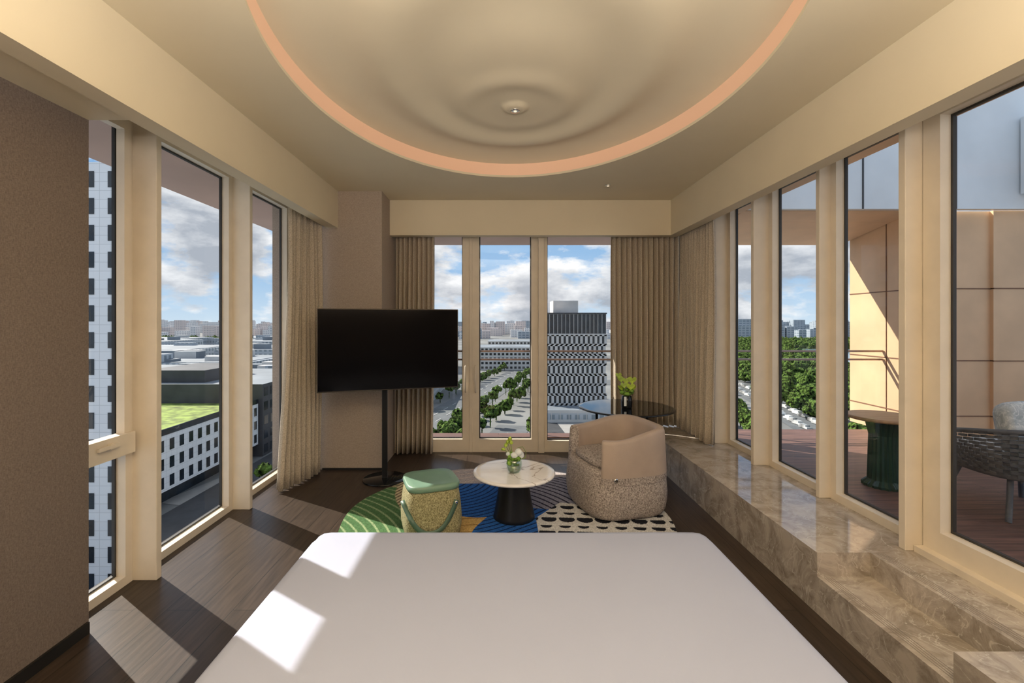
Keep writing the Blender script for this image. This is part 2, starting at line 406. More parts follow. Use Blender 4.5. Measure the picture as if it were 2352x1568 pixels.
# marble platform with steps
plat=empty('marble_platform')
multi('platform_body',[(1.80,2.60,2.57,5.70,0,PZ,0),(2.10,2.60,0.3,2.57,0,PZ,0),(1.80,2.10,1.80,2.57,0,0.21,0),(1.80,2.10,0.3,1.80,0,PZ,0)],[M['stone']],plat)
gr=[]
for k in range(4):
    gr.append((2.125+k*0.014,2.128+k*0.014,1.80,2.56,PZ,PZ+0.0008,0))
    gr.append((1.83+k*0.014,1.833+k*0.014,1.81,2.56,0.21,0.2108,0))
multi('tread_grooves',gr,[M['groove']],plat)

# ---------------------------------------------------------------- curtains
def curtain(name,p0,p1,z0,z1,folds,amp,normal,flare=0.0,shift=(0,0)):
    """hang between p0,p1 (xy)"""
    n=folds*14; m=16; v=[];f=[]
    for j in range(m+1):
        t=j/m; z=z1+(z0-z1)*t
        for i in range(n+1):
            s=i/n
            ph=s*folds*2*math.pi
            a=amp*(0.55+0.45*t)
            o=a*math.sin(ph)+a*0.25*math.sin(ph*0.5+3*t)+0.012*math.sin(7*s+4*t)
            ss=s+0.35/folds*0.5*math.sin(2*ph)*0.3
            ex=-flare*t*t*(1-s)
            x=p0[0]+(p1[0]-p0[0])*(ss+ex)+normal[0]*o+shift[0]*t*t
            y=p0[1]+(p1[1]-p0[1])*(ss+ex)+normal[1]*o+shift[1]*t*t
            v.append((x,y,z))
    for j in range(m):
        for i in range(n):
            k=j*(n+1)+i; f.append((k,k+1,k+n+2,k+n+1))
    o=meshobj(name,v,f,M['curtain'],smooth=True)
    s=o.modifiers.new('s','SOLIDIFY'); s.thickness=0.004
    return o
curtain('curtain',(-2.08,4.48),(-1.95,4.99),0.015,2.985,9,0.045,(1,-0.1),flare=0.22)
curtain('curtain',(-1.27,5.66),(-0.80,5.66),0.015,2.915,8,0.045,(0,1),flare=0.0,shift=(-0.02,0))
curtain('curtain',(1.40,5.67),(2.38,5.67),PZ+0.01,2.915,15,0.045,(0,1))
curtain('curtain',(2.235,4.76),(2.235,5.58),PZ+0.01,2.915,13,0.04,(1,0))

# ---------------------------------------------------------------- bed
bed=empty('bed')
def bedmesh():
    x0,x1,y0,y1,zt=-0.95,1.09,0.15,2.40,0.555
    v=[];f=[]
    cx,cy=(x0+x1)/2,(y0+y1)/2; hx,hy=(x1-x0)/2,(y1-y0)/2
    seg=240
    prof=[(1.0,0.06),(1.0,0.2),(1.0,0.40),(1.0,0.48),(0.997,0.515),(0.985,0.54),(0.968,0.552),(0.94,0.556),(0.8,0.557),(0.6,0.558),(0.4,0.558),(0.2,0.558)]
    for s,z in prof:
        for i in range(seg):
            a=2*math.pi*i/seg; x,y=se(a,hx,hy,16)
            wv=0
            if z<0.45: wv=0.006*math.sin(i*0.9)+0.004*math.sin(i*0.37+z*9)
            L=math.hypot(x,y); ins=(1-s)*min(hx,hy) if s>0.9 else None
            if s>0.9:
                px=max(-hx+ins,min(hx-ins,x)); py=max(-hy+ins,min(hy-ins,y))
            else: px,py=x*s,y*s
            px+=wv*x/L; py+=wv*y/L
            v.append((cx+px,cy+py,z+ (0.004*noise.noise(Vector((px*2,py*2,0))) if z>0.55 else 0)))
    for j in range(len(prof)-1):
        for i in range(seg):
            i2=(i+1)%seg; f.append((j*seg+i,j*seg+i2,(j+1)*seg+i2,(j+1)*seg+i))
    f.append(tuple((len(prof)-1)*seg+i for i in range(seg)))
    return meshobj('bed_sheet',v,f,M['sheet'],bed,smooth=True)
bedmesh()
box('mattress',-0.90,1.04,0.2,2.35,0.10,0.50,M['sheet'],bed)
box('bed_base',-0.85,0.99,0.25,2.30,0.0,0.10,M['gasket'],bed)
box('headboard',-1.0,1.14,0.05,0.15,0,0.98,M['leather'],bed,bevel=0.02)

# ---------------------------------------------------------------- rug
def rug():
    cx,cy,R=0.05,3.73,1.35; v=[];cols=[];f=[]
    def lines(d,per,wd,base,line):
        q=(d/per)%1.0
        return line if q<wd else base
    def col(u,w):
        b1=u+0.72+0.12*math.sin(w*3)+0.25*(w-0.3)
        if w>0.95+0.10*math.sin(3*u):
            return lines(math.hypot(u-0.3,w+0.6),0.11,0.14,(0.40,0.36,0.36),(0.55,0.46,0.40))
        if b1<-0.12 :
            return lines(math.hypot(u+2.0,w+0.7),0.075,0.22,(0.07,0.15,0.06),(0.26,0.34,0.18)) if w<0.75 else lines(u+w,0.09,0.3,(0.30,0.26,0.16),(0.10,0.10,0.06))
        if b1<0.10:
            return lines(u-0.5*w,0.05,0.35,(0.50,0.42,0.26),(0.12,0.08,0.05))
        # spotted section, front right: rows of half-round black scales
        if u>0.26+0.75*max(0,w-0.05) and w<0.42-0.15*math.sin(1.6*(u-0.3)) :
            gy=w*8.0+0.5*u; row=math.floor(gy); gx=u*6.8+0.5*(row%2)+0.3*math.sin(row*2.1)
            fx=gx%1-0.5; fy=gy%1-0.5
            hsh=math.sin(math.floor(gx)*12.9+row*78.2)
            rr_=0.38+0.07*hsh
            return (0.015,0.015,0.02) if (fx*fx+fy*fy*0.8<rr_**2 and fy<0.12+0.12*hsh) else (0.58,0.57,0.55)
        if u<-0.18+0.08*math.sin(6*w) and w<0.12+0.06*math.sin(7*u) and u>-0.62:
            return lines(math.hypot(u+0.2,w+0.8),0.12,0.12,(0.50,0.33,0.12),(0.30,0.18,0.06))
        if (u<0.06+0.25*max(0,0.45-w) and w<0.85) or (w<0.18+0.1*math.cos(3*u) and u<0.5):
            d=math.hypot(u+0.75,(w-0.95)*1.1)
            return lines(d+0.015*math.sin(8*u),0.062,0.24,(0.025,0.11,0.38),(0.008,0.02,0.07))
        if u>0.78 and w>0.2:
            return lines(math.hypot(u-1.5,w-0.1),0.08,0.2,(0.42,0.39,0.37),(0.12,0.11,0.12))
        d=math.hypot(u+0.35,w+0.25)
        return lines(d+0.02*math.sin(6*w),0.066,0.26,(0.25,0.245,0.31),(0.02,0.02,0.04))
    nr,na=300,640
    v=[(cx,cy,0.018)]; cols=[col(0,0)]
    for j in range(1,nr+1):
        for i in range(na):
            a=2*math.pi*i/na; r=R*j/nr*(1+0.02*math.sin(3*a+1)+0.012*math.sin(7*a))
            u,w=r*math.cos(a),r*math.sin(a)
            v.append((cx+u,cy+w,0.018)); cols.append(col(u,w))
    for i in range(na): f.append((0,1+i,1+(i+1)%na))
    for j in range(nr-1):
        for i in range(na):
            i2=(i+1)%na; f.append((1+j*na+i,1+(j+1)*na+i,1+(j+1)*na+i2,1+j*na+i2))
    k=len(v)
    for i in range(na):
        p=v[1+(nr-1)*na+i]; v.append((p[0],p[1],0.001)); cols.append(cols[1+(nr-1)*na+i])
    for i in range(na):
        i2=(i+1)%na; f.append((1+(nr-1)*na+i,k+i,k+i2,1+(nr-1)*na+i2))
    m,nt,b=newmat('rug_wool')
    at=N(nt,'ShaderNodeVertexColor'); at.layer_name='Col'
    tc=N(nt,'ShaderNodeTexCoord'); n2=N(nt,'ShaderNodeTexNoise'); n2.inputs['Scale'].default_value=90; nt.links.new(tc.outputs['Object'],n2.inputs['Vector'])
    r=ramp(nt,[(0.3,(0.7,0.7,0.7)),(0.7,(1.25,1.25,1.25))]); nt.links.new(n2.outputs['Fac'],r.inputs[0])
    mx=N(nt,'ShaderNodeMix',data_type='RGBA',blend_type='MULTIPLY'); mx.inputs[0].default_value=1
    nt.links.new(at.outputs[0],mx.inputs[6]); nt.links.new(r.outputs[0],mx.inputs[7]); nt.links.new(mx.outputs[2],b.inputs['Base Color'])
    b.inputs['Roughness'].default_value=0.95; b.inputs['Specular IOR Level'].default_value=0.1
    bp=N(nt,'ShaderNodeBump'); bp.inputs['Strength'].default_value=0.4; bp.inputs['Distance'].default_value=0.004; nt.links.new(n2.outputs['Fac'],bp.inputs['Height']); nt.links.new(bp.outputs[0],b.inputs['Normal'])
    o=meshobj('rug',v,f,m)
    ca=o.data.color_attributes.new('Col','FLOAT_COLOR','POINT')
    flat=[]
    for c in cols: flat+=[c[0],c[1],c[2],1]
    ca.data.foreach_set('color',flat)
rug()

# ---------------------------------------------------------------- tv on stand
tv=empty('television_stand',(-1.19,4.76,0))
lathe('base_disc',[(0.22,0.0),(0.225,0.006),(0.22,0.014),(0.03,0.018)],M['blackgloss'],tv,seg=64)
box('pole',-0.028,0.028,-0.012,0.014,0.01,1.20,M['black'],tv,bevel=0.006)
e=empty('tv_panel',(0.085,-0.11,1.365),math.atan2(0.40,1.34)); e.parent=tv
box('tv_bezel',-0.70,0.70,-0.018,0.018,-0.413,0.413,M['bronze'],e,bevel=0.004)
box('screen',-0.692,0.692,-0.0205,-0.018,-0.402,0.405,M['screen'],e)
box('tv_rear_housing',-0.45,0.45,0.018,0.045,-0.25,0.2,M['black'],e,bevel=0.01)
box('tv_bracket',-0.15,0.05,0.045,0.10,-0.3,0.0,M['black'],e)

# ---------------------------------------------------------------- pouf stool
st=empty('pouf_stool',(-0.53,3.56,0.018),math.radians(20))
seloft('woven_body',[(0.90,0.0),(1.0,0.015),(1.06,0.08),(1.07,0.16),(1.03,0.26),(0.97,0.35),(0.93,0.365)],0.205,0.205,4.5,M['gold'],st)
seloft('leather_seat',[(0.93,0.365),(0.98,0.372),(1.0,0.39),(0.98,0.408),(0.93,0.415),(0.7,0.408),(0.3,0.402)],0.205,0.205,4.5,M['green_l'],st)
def strap():
    pts=[]; n=36
    for k in range(n+1):
        t=k/n
        x=0.150-0.385*t
        z=0.085+0.215*abs(2*t-1)**2.4
        y=-0.226-0.014*math.sin(math.pi*t)
        if t>0.86: y+=(t-0.86)*0.9
        pts.append((x,y,z))
    v=[];f=[]
    for i,p in enumerate(pts):
        q=pts[min(i+1,n)]; q0=pts[max(0,i-1)]
        tx,tz=q[0]-q0[0],q[2]-q0[2]; L=math.hypot(tx,tz)+1e-9; nx,nz=-tz/L,tx/L; h=0.017
        v+=[(p[0]+nx*h,p[1],p[2]+nz*h),(p[0]-nx*h,p[1],p[2]-nz*h)]
    for i in range(n): f.append((2*i,2*i+1,2*i+3,2*i+2))
    o=meshobj('carry_strap',v,f,M['green_d'],st,smooth=True); s=o.modifiers.new('s','SOLIDIFY'); s.thickness=0.005
strap()
b=lathe('strap_button',[(0.012,0),(0.012,0.004),(0.006,0.007)],M['chrome'],st,seg=20); b.rotation_euler=(math.pi/2,0,0); b.location=(0.145,-0.231,0.285)

# ---------------------------------------------------------------- coffee table + vase
ct=empty('coffee_table',(0.13,3.81,0.018))
lathe('cone_base',[(0.172,0.0),(0.175,0.006),(0.168,0.03),(0.150,0.12),(0.134,0.22),(0.122,0.31),(0.118,0.355)],M['black'],ct,seg=64)
lathe('marble_top',[(0.325,0.355),(0.340,0.362),(0.343,0.372),(0.338,0.380),(0.31,0.382)],M['white_marble'],ct,seg=96)
vs=empty('flower_vase',(0.13,3.78,0.4))
v_=lathe('glass_bowl',[(0.04,0.0),(0.055,0.02),(0.065,0.06),(0.062,0.09),(0.056,0.11)],M['vglass'],vs,seg=40)
lathe('vase_water',[(0.036,0.006),(0.05,0.02),(0.058,0.06)],M['vglass'],vs,seg=30)
blobs('leaf_mass',[(random.uniform(-.045,.045),random.uniform(-.04,.04),random.uniform(.07,.15),.022,.022,.018) for _ in range(26)]+[(0.03*math.cos(k),0.03*math.sin(k),.04,.02,.02,.03) for k in range(5)],M['leaf'],vs,jit=0.25)
blobs('white_blossoms',[(0.035,-0.03,0.17,.034,.03,.032),(0.0,-0.04,0.15,.03,.025,.028),(0.055,-0.01,0.145,.028,.028,.028),(-0.05,0.0,0.15,.018,.018,.018)],M['petal'],vs,jit=0.12)
for k,(dx,h) in enumerate(((-0.07,0.22),(-0.085,0.19),(-0.035,0.27),(-0.055,0.25),(-0.03,0.24))):
    tube('stem',[(0,0,0.05),(dx*0.4,0,0.14),(dx,0.0,h)],0.0025,M['leaf'],vs)
blobs('lime_buds',[(-0.07,0,0.22,.016,.016,.018),(-0.09,0,0.19,.018,.016,.014),(-0.035,0,0.275,.016,.016,.02),(-0.055,0,0.25,.014,.014,.018),(-0.025,0,0.245,.017,.014,.02)],M['anth'],vs,jit=0.2)
tube('grass_loop',[(0.0,0,0.1),(0.03,0,0.2),(0.07,0,0.21),(0.10,0,0.16),(0.09,-0.01,0.12),(0.05,-0.02,0.11)],0.002,M['leaf'],vs)

# ---------------------------------------------------------------- armchair
ac=empty('armchair',(1.04,4.08,0.018),math.radians(195))
A,B_,NE=0.375,0.385,3.6
seloft('tweed_base',[(0.86,0.0),(0.93,0.012),(0.98,0.05),(1.01,0.12),(1.02,0.19),(1.0,0.28),(0.965,0.37),(0.93,0.405),(0.90,0.41)],A,B_,NE,M['tweed'],ac,seg=96)
seloft('seat_cushion',[(0.66,0.40),(0.79,0.41),(0.81,0.43),(0.79,0.455),(0.74,0.465),(0.5,0.47)],A,B_,NE,M['tweed'],ac,seg=72)
def shell():
    th0=math.radians(47); th1=math.radians(313); n=90; v=[];f=[];fm=[]
    def sm(t): t=max(0,min(1,t)); return t*t*(3-2*t)
    for i in range(n+1):
        th=th0+(th1-th0)*i/n
        back=sm((1-math.cos(th-0))/2*1.5-0.35)
        top=0.655+0.075*back
        ox,oy=se(th,A,B_,NE)
        prof=[(1.0,0.30),(1.005,0.36),(0.99,0.50),(0.965,top-0.03),(0.945,top-0.006),(0.91,top),(0.83,top-0.002),(0.79,top-0.012),(0.77,top-0.04),(0.77,0.50),(0.78,0.38)]
        for s,z in prof: v.append((ox*s,oy*s,z))
    P=11
    for i in range(n):
        th=th0+(th1-th0)*(i+0.5)/n
        far=th>math.radians(200)
        for j in range(P-1):
            k=i*P+j; f.append((k,k+1,k+P+1,k+P))
            fm.append(1 if (far and j<3) or (j<1) else 0)
    f.append(tuple(range(P))); fm.append(0)
    f.append(tuple(reversed([n*P+j for j in range(P)]))); fm.append(1)
    o=meshobj('backrest_shell',v,f,[M['leather'],M['tweed']],ac,fm,smooth=True); fixn(o)
shell()
b=lathe('button',[(0.02,0),(0.02,0.004),(0.012,0.008)],M['chrome'],ac,seg=24); 
b.rotation_euler=(-math.pi/2,0,0); b.location=(0.20,B_*0.995,0.35)

# ---------------------------------------------------------------- round black table + vase
rt=empty('round_side_table',(1.40,5.0,0))
lathe('glass_top',[(0.49,0.695),(0.512,0.700),(0.514,0.708),(0.505,0.714),(0.47,0.714)],M['blackgloss'],rt,seg=96)
for k in range(3):
    a=math.radians(30+120*k); lathe('leg',[(0.012,0.0),(0.016,0.695)],M['black'],rt,loc=(0.33*math.cos(a),0.33*math.sin(a),0),seg=16) 
tube('leg_ring',[(0.33*math.cos(2*math.pi*i/48),0.33*math.sin(2*math.pi*i/48),0.685) for i in range(48)],0.01,M['black'],rt,cyclic=True)
fv=empty('flower_vase',(1.39,4.93,0.7145))
lathe('black_vase',[(0.05,0.0),(0.055,0.01),(0.058,0.08),(0.052,0.13),(0.04,0.135)],M['blackgloss'],fv,seg=40)
box('vase_label',-0.045,-0.020,-0.060,-0.0555,0.03,0.13,M['petal'],fv)
def heart(name,loc,s,yaw,tilt):
    v=[(0,0,0)];f=[];n=28
    for i in range(n):
        t=2*math.pi*i/n; x=16*math.sin(t)**3/17; y=(13*math.cos(t)-5*math.cos(2*t)-2*math.cos(3*t)-math.cos(4*t))/17
        v.append((x*s,y*s,0.18*s*(x*x+y*y)))
    for i in range(n): f.append((0,1+i,1+(i+1)%n))
    o=meshobj(name,v,f,M['anth'],fv,smooth=True); o.location=loc; o.rotation_euler=(tilt,0,yaw); return o
for k,(x,y,z,s,yw,tl) in enumerate(((-0.07,0,0.31,.045,.5,1.1),(0.06,0,0.30,.05,-.6,1.2),(-0.04,-.03,0.25,.04,.2,1.3),(0.03,-.03,0.235,.05,-.2,1.0),(-0.075,-.02,0.22,.045,.7,.9),(0.0,0.03,0.29,.045,0,1.2),(0.065,-0.01,0.22,.04,-.8,1.1),(-0.09,0.0,0.35,.04,.3,1.2))):
    heart('anthurium',(x,y,z),s,yw,tl); tube('stem',[(0,0,0.10),(x*0.5,y*0.5,z*0.65),(x,y,z)],0.003,M['leaf'],fv)
blobs('foliage',[(random.uniform(-.06,.06),random.uniform(-.03,.03),random.uniform(.14,.22),.03,.02,.02) for _ in range(10)],M['leaf'],fv,jit=0.3)

# ---------------------------------------------------------------- terrace
DZ=0.20
box('terrace_deck',2.63,9.0,0.0,6.12,DZ-0.35,DZ,M['deck'])
box('balcony_deck',-2.6,2.62,5.90,6.12,-0.15,0.15,M['deck'])
def prism(name,pts,mat,parent=None):
    v=[p[0] for p in pts]+[p[1] for p in pts]; n=len(pts)
    f=[tuple(range(n)),tuple(reversed(range(n,2*n)))]+[(i,(i+1)%n,n+(i+1)%n,n+i) for i in range(n)]
    return fixn(meshobj(name,v,f,mat,parent))
prism('copper_eave',[((-2.53,-2,2.97),(-2.53,6.8,2.97)),((-3.2,-2,2.93),(-3.2,6.8,2.93)),((-3.2,-2,3.4),(-3.2,6.8,3.4)),((-2.53,-2,3.6),(-2.53,6.8,3.6))],M['pinkcop'])
for xa,xb,mt in ((-2.52,2.62,'pinkcop'),(2.62,5.1,'copper')):  # right stretch uses brighter copper, sun bounce put into its colour
    prism('copper_eave',[((xa,5.91,2.94),(xb,5.91,2.94)),((xa,6.8,2.79),(xb,6.8,2.79)),((xa,6.8,3.2),(xb,6.8,3.2)),((xa,5.91,3.6),(xb,5.91,3.6))],M[mt])
prism('copper_eave',[((2.63,-2,2.97),(2.63,5.9,2.97)),((2.95,-2,2.97),(2.95,5.9,2.97)),((2.95,-2,3.3),(2.95,5.9,3.3)),((2.63,-2,3.6),(2.63,5.9,3.6))],M['copper'])
prism('canopy_soffit',[((2.96,5.49,2.98),(5.1,5.49,2.98)),((2.96,5.905,2.94),(5.1,5.905,2.94)),((2.96,5.905,3.3),(5.1,5.905,3.3)),((2.96,5.49,3.3),(5.1,5.49,3.3))],M['copper'])
can=empty('terrace_canopy')
box('grey_fascia',2.96,12.0,5.38,5.45,2.98,8.0,M['greymetal'],can)
multi('fascia_joints',[(x,x+0.015,5.37,5.385,2.98,8.0,0) for x in (3.2,4.3,5.4,6.5,7.6)],[M['dbuild']],can)
multi('grey_duct',[(6.15,8.0,5.1,5.36,3.15,4.05,0),(6.12,6.16,5.07,5.1,3.12,4.08,1),(6.12,8.0,5.07,5.1,3.12,3.16,1)],[M['greymetal'],M['dbuild']],can)
cw=empty('copper_wall')
box('panel_block',5.12,5.94,5.50,6.63,DZ+0.002,2.98,M['copper'],cw)
box('panel_block_outer',5.94,9.0,5.46,6.63,DZ+0.002,2.98,M['copper'],cw)
j=[]
for z in (0.5,1.17,2.04):
    j.append((5.113,5.94,5.493,6.63,z,z+0.012,0)); j.append((5.94,9.0,5.452,5.50,z,z+0.012,0))
for y in (6.0,): j.append((5.113,5.13,y,y+0.01,DZ+0.002,2.98,0))
for x in (7.0,): j.append((x,x+0.01,5.452,5.47,DZ+0.002,2.98,0))
multi('panel_joints',j,[M['joint']],cw)
rl=empty('balcony_railing')
for z in (1.255,1.145): box('rail',-3.0,5.11,6.04,6.075,z-0.012,z+0.012,M['steel'],rl)
for x,zb in ((-2.2,0.15),(0.52,0.15),(2.75,0.201)): box('rail_post',x,x+0.03,6.05,6.07,zb,1.25,M['steel'],rl)

def outdoor_chair(loc,rot):
    e=empty('outdoor_chair',loc,rot)
    for k,a in enumerate((45,135,225,315)):
        x,y=0.36*math.cos(math.radians(a)),0.34*math.sin(math.radians(a))
        tube('leg_%d'%(k+1),[(x*0.8,y*0.8,0.34),(x*1.15,y*1.15,0.0)],0.018,M['rope'],e)
    seloft('seat_base',[(0.8,0.30),(0.95,0.31),(1,0.34),(0.96,0.36)],0.40,0.38,2.6,M['rope'],e)
    seloft('seat_cushion',[(0.8,0.36),(0.92,0.37),(0.96,0.42),(0.9,0.47),(0.7,0.48)],0.38,0.36,3,M['cushion'],e)
    n=54
    top=[];bot=[]
    for i in range(n+1):
        th=math.radians(-125+250*i/n)
        hgt=0.60+0.09*math.cos(th)
        x1,y1=se(th,0.47,0.46,2.3); x0,y0=se(th,0.40,0.38,2.6)
        top.append((x1,y1,hgt)); bot.append((x0,y0,0.33))
    tube('back_rim',top,0.017,M['rope'],e)
    V=[];Fc=[]
    rows=12
    for r in range(rows):
        t0=(r+0.12)/rows; t1=(r+0.88)/rows
        for i in range(n):
            k=len(V)
            for (ii,t) in ((i,t0),(i+1,t0),(i+1,t1),(i,t1)):
                a,b=bot[ii],top[ii]; bul=1+0.06*math.sin(math.pi*t)+(0.02 if (i+r)%2 else -0.02)
                V.append(((a[0]+(b[0]-a[0])*t)*bul,(a[1]+(b[1]-a[1])*t)*bul,a[2]+(b[2]-a[2])*t))
            Fc.append((k,k+1,k+2,k+3))
    o=meshobj('woven_back',V,Fc,M['rope'],e); s=o.modifiers.new('s','SOLIDIFY'); s.thickness=0.012
    c=seloft('back_cushion',[(0.88,-0.075),(0.97,-0.06),(1,-0.03),(1,0.03),(0.97,0.06),(0.88,0.075)],0.20,0.29,5,M['cushion'],e); c.rotation_euler=(0,math.radians(76),0); c.location=(0.25,0,0.67)
    return e
outdoor_chair((4.0,3.52,DZ),math.radians(-100))
ot=empty('outdoor_table',(3.40,4.02,DZ))
lathe('fluted_base',[(0.15,0.0),(0.15,0.02),(0.11,0.06),(0.10,0.45),(0.13,0.59)],M['greenbase'],ot,seg=40,smooth=False,flute=0.05)
lathe('wood_tabletop',[(0.26,0.59),(0.27,0.60),(0.27,0.615),(0.26,0.62)],M['wood'],ot,seg=64)

# ---------------------------------------------------------------- exterior city
GZ=-35.0
RECT=[]
box('ground',-2500,2500,20,4200,GZ-1,GZ,M['ground'])
def gpt(px,py): 
    d=(HC-GZ)*F/(py-CY); return ((px-CX)*d/F,d)
def strip(name,p,q,w,mat,z,parent=None):
    dx,dy=q[0]-p[0],q[1]-p[1]; L=math.hypot(dx,dy); nx,ny=-dy/L*w/2,dx/L*w/2
    return [(p[0]+nx,p[1]+ny,z),(q[0]+nx,q[1]+ny,z),(q[0]-nx,q[1]-ny,z),(p[0]-nx,p[1]-ny,z)]
def strips(name,lst,mat,parent=None):
    v=[];f=[]
    for s in lst: k=len(v); v+=s; f.append((k,k+1,k+2,k+3))
    return fixn(meshobj(name,v,f,mat,parent))
a0=gpt(960,1010); a2=gpt(1215,850)
dirx=(a2[0]-a0[0])/(a2[1]-a0[1])
def rl_(x0,y0,y1): return ((x0+dirx*(y0-a0[1]),y0),(x0+dirx*(y1-a0[1]),y1))
roads=[]; pt=[]
p,q=rl_(a0[0]-4,90,340); roads.append(strip('',p,q,20,None,GZ+0.1))
p2,q2=rl_(a0[0]+26,90,160); roads.append(strip('',p2,q2,12,None,GZ+0.1))
roads.append([(-75,262,GZ+0.12),(250,262,GZ+0.12),(250,285,GZ+0.12),(-75,285,GZ+0.12)])
r0=gpt(1812,985); r1=gpt(1690,862)
roads.append(strip('',(r0[0]-6,r0[1]-60),(r1[0]+30,r1[1]+160),16,None,GZ+0.1))
strips('road',roads,M['road'])
for x0,off in ((a0[0]-4,335),(a0[0]-9,335),(a0[0]+1,335),(a0[0]+26,155)):
    y=100
    while y<off:
        P_,Q_=rl_(x0,y,y+5); pt.append(strip('',P_,Q_,0.4,None,GZ+0.2)); y+=11
for k in range(14):
    X=-24+k*1.7+dirx*100; pt.append([(X,256,GZ+0.2),(X+0.8,256,GZ+0.2),(X+0.8,261,GZ+0.2),(X,261,GZ+0.2)])
strips('road_markings',pt,M['paint'])
strips('plaza_pavement',[strip('',*rl_(a0[0]-24,90,190),16,None,GZ+0.06),[(20,130,GZ+0.05),(60,130,GZ+0.05),(60,164,GZ+0.05),(20,164,GZ+0.05)]],M['plaza'])
strips('dark_plaza',[[(-64,40,GZ+0.07),(-52,40,GZ+0.07),(-46,150,GZ+0.07),(-63,150,GZ+0.07)],[(-6+dirx*30,120,GZ+0.07),(16+dirx*30,120,GZ+0.07),(14+dirx*30,164,GZ+0.07),(0+dirx*60,164,GZ+0.07)]],M['plaza_d'])
strips('park_lawn',[[(r0[0]+6,60,GZ+0.04),(700,60,GZ+0.04),(900,900,GZ+0.04),(r1[0]+180,900,GZ+0.04)]],M['park'])
strips('lake',[[(250,330,GZ+0.3),(420,330,GZ+0.3),(560,600,GZ+0.3),(375,600,GZ+0.3)]],M['water'])
def building(name,x0,x1,y0,y1,z0,z1,wallm,winm,roofm,faces,parapet=0.0,extra=None):
    """faces: list of (side,nu,nz,wu,wz,zlo,zhi)"""
    RECT.append((x0,x1,y0,y1))
    v=bv(x0,x1,y0,y1,z0,z1); f=list(BF); fm=[0]*6; fm[1]=2
    for (side,nu,nz,wu,wz,zl,zh) in faces:
        if side=='-Y': o=Vector((x0,y0-0.06,0)); u=Vector((x1-x0,0,0))
        elif side=='+X': o=Vector((x1+0.06,y0,0)); u=Vector((0,y1-y0,0))
        elif side=='-X': o=Vector((x0-0.06,y0,0)); u=Vector((0,y1-y0,0))
        for i in range(nu):
            for k in range(nz):
                s0=(i+0.5-wu/2)/nu; s1=(i+0.5+wu/2)/nu; h=(zh-zl)/nz
                za=zl+h*(k+0.5-wz/2); zb=zl+h*(k+0.5+wz/2)
                n=len(v); v+=[tuple(o+u*s0+Vector((0,0,za))),tuple(o+u*s1+Vector((0,0,za))),tuple(o+u*s1+Vector((0,0,zb))),tuple(o+u*s0+Vector((0,0,zb)))]
                f.append((n,n+1,n+2,n+3)); fm.append(1)
    if extra:
        for b in extra:
            k=len(v); v+=bv(*b[:6]); f+=[tuple(i+k for i in q) for q in BF]; fm+=[b[6]]*6
    return meshobj(name,v,f,[wallm,winm,roofm],None,fm)
building('white_office_tower',-92,-50.5,61,67,GZ,23.0,M['wwall'],M['win_d'],M['groof'],[('-Y',15,16,0.34,0.60,GZ,22.5),('+X',2,16,0.38,0.62,GZ,22.5)])
building('white_podium_block',-120,-65,75,123,-31.5,-20.5,M['wwall'],M['win_d'],M['grass'],[('+X',17,3,0.45,0.62,-31.5,-20.8)],extra=[(-64.9,-65.2,75,123,-20.5,-19.3,1)]+[(-118,-68,76,122,GZ,-31.5,1)] )
building('dark_office_block',-100,-64,123.5,165,GZ,-15.4,M['dbuild'],M['win_d'],M['groof'],[('+X',12,5,0.6,0.6,GZ,-15.6)],extra=[(-99,-82,127,150,-15.4,-12,0)])
building('roof_plant_room',-140,-101,125,160,GZ,-13.5,M['dbuild'],M['win_d'],M['groof'],[('-Y',6,2,0.5,0.4,-20,-14)])
cb=[]
rr=random.Random(3)
for (x0,x1,y,dp,h) in ((-230,-150,190,40,14),(-190,-120,215,50,17),(-150,-88,195,30,14),(-260,-180,260,60,20),(-175,-100,280,60,19),(-330,-240,300,70,22),(-110,-78,240,50,16),(-230,-140,370,60,20),(-130,-85,350,50,21),(-390,-300,400,80,20),(-300,-210,470,80,19),(-200,-110,480,60,18)):
    RECT.append((x0,x1,y,y+dp))
    cb.append((x0,x1,y,y+dp,GZ,GZ+h,0)); cb.append((x0+2,x1-2,y+1,y+dp-1,GZ+h,GZ+h+0.3,1))
    for q in range(9):
        xx=rr.uniform(x0,x1-15); yy=rr.uniform(y,y+dp-8); cb.append((xx,xx+rr.uniform(5,16),yy,yy+6,GZ+h,GZ+h+rr.uniform(1.5,4),rr.choice((0,1,2))))
multi('expo_complex',cb,[M['gbuild'],M['groof'],M['lbuild']])
gx0,gx1,gy=18.0,41.2,175.0
ex=[]
nzz=8; zlo,zhi=GZ+1,GZ+31.5
for k in range(nzz+1):
    z=zlo+(zhi-zlo)*k/nzz; ex.append((gx0-0.6,gx1+0.3,gy-0.7,gy,z-0.45,z+0.45,0)); ex.append((gx0-0.7,gx0,gy-0.7,gy+30,z-0.45,z+0.45,0))
for k in range(nzz):
    z0_=zlo+(zhi-zlo)*k/nzz; z1_=zlo+(zhi-zlo)*(k+1)/nzz
    for i in range(13):
        x=gx0+(gx1-gx0)*(i+(0.25 if k%2 else 0))/12.6
        ex.append((x,x+0.95,gy-0.7,gy,z0_,z1_,0))
    for i in range(8):
        y=gy+30*i/8; ex.append((gx0-0.7,gx0,y,y+0.9,z0_,z1_,0))
for i in range(16):
    x=gx0+(gx1-gx0)*i/15; ex.append((x,x+0.15,gy-0.5,gy,zhi+0.5,zhi+8,0))
ex.append((gx0-0.6,gx1+0.4,gy-0.6,gy+30,zhi+8,zhi+8.5,1))
ex.append((gx0+4,gx0+14,gy+8,gy+20,GZ+40,GZ+45,0))
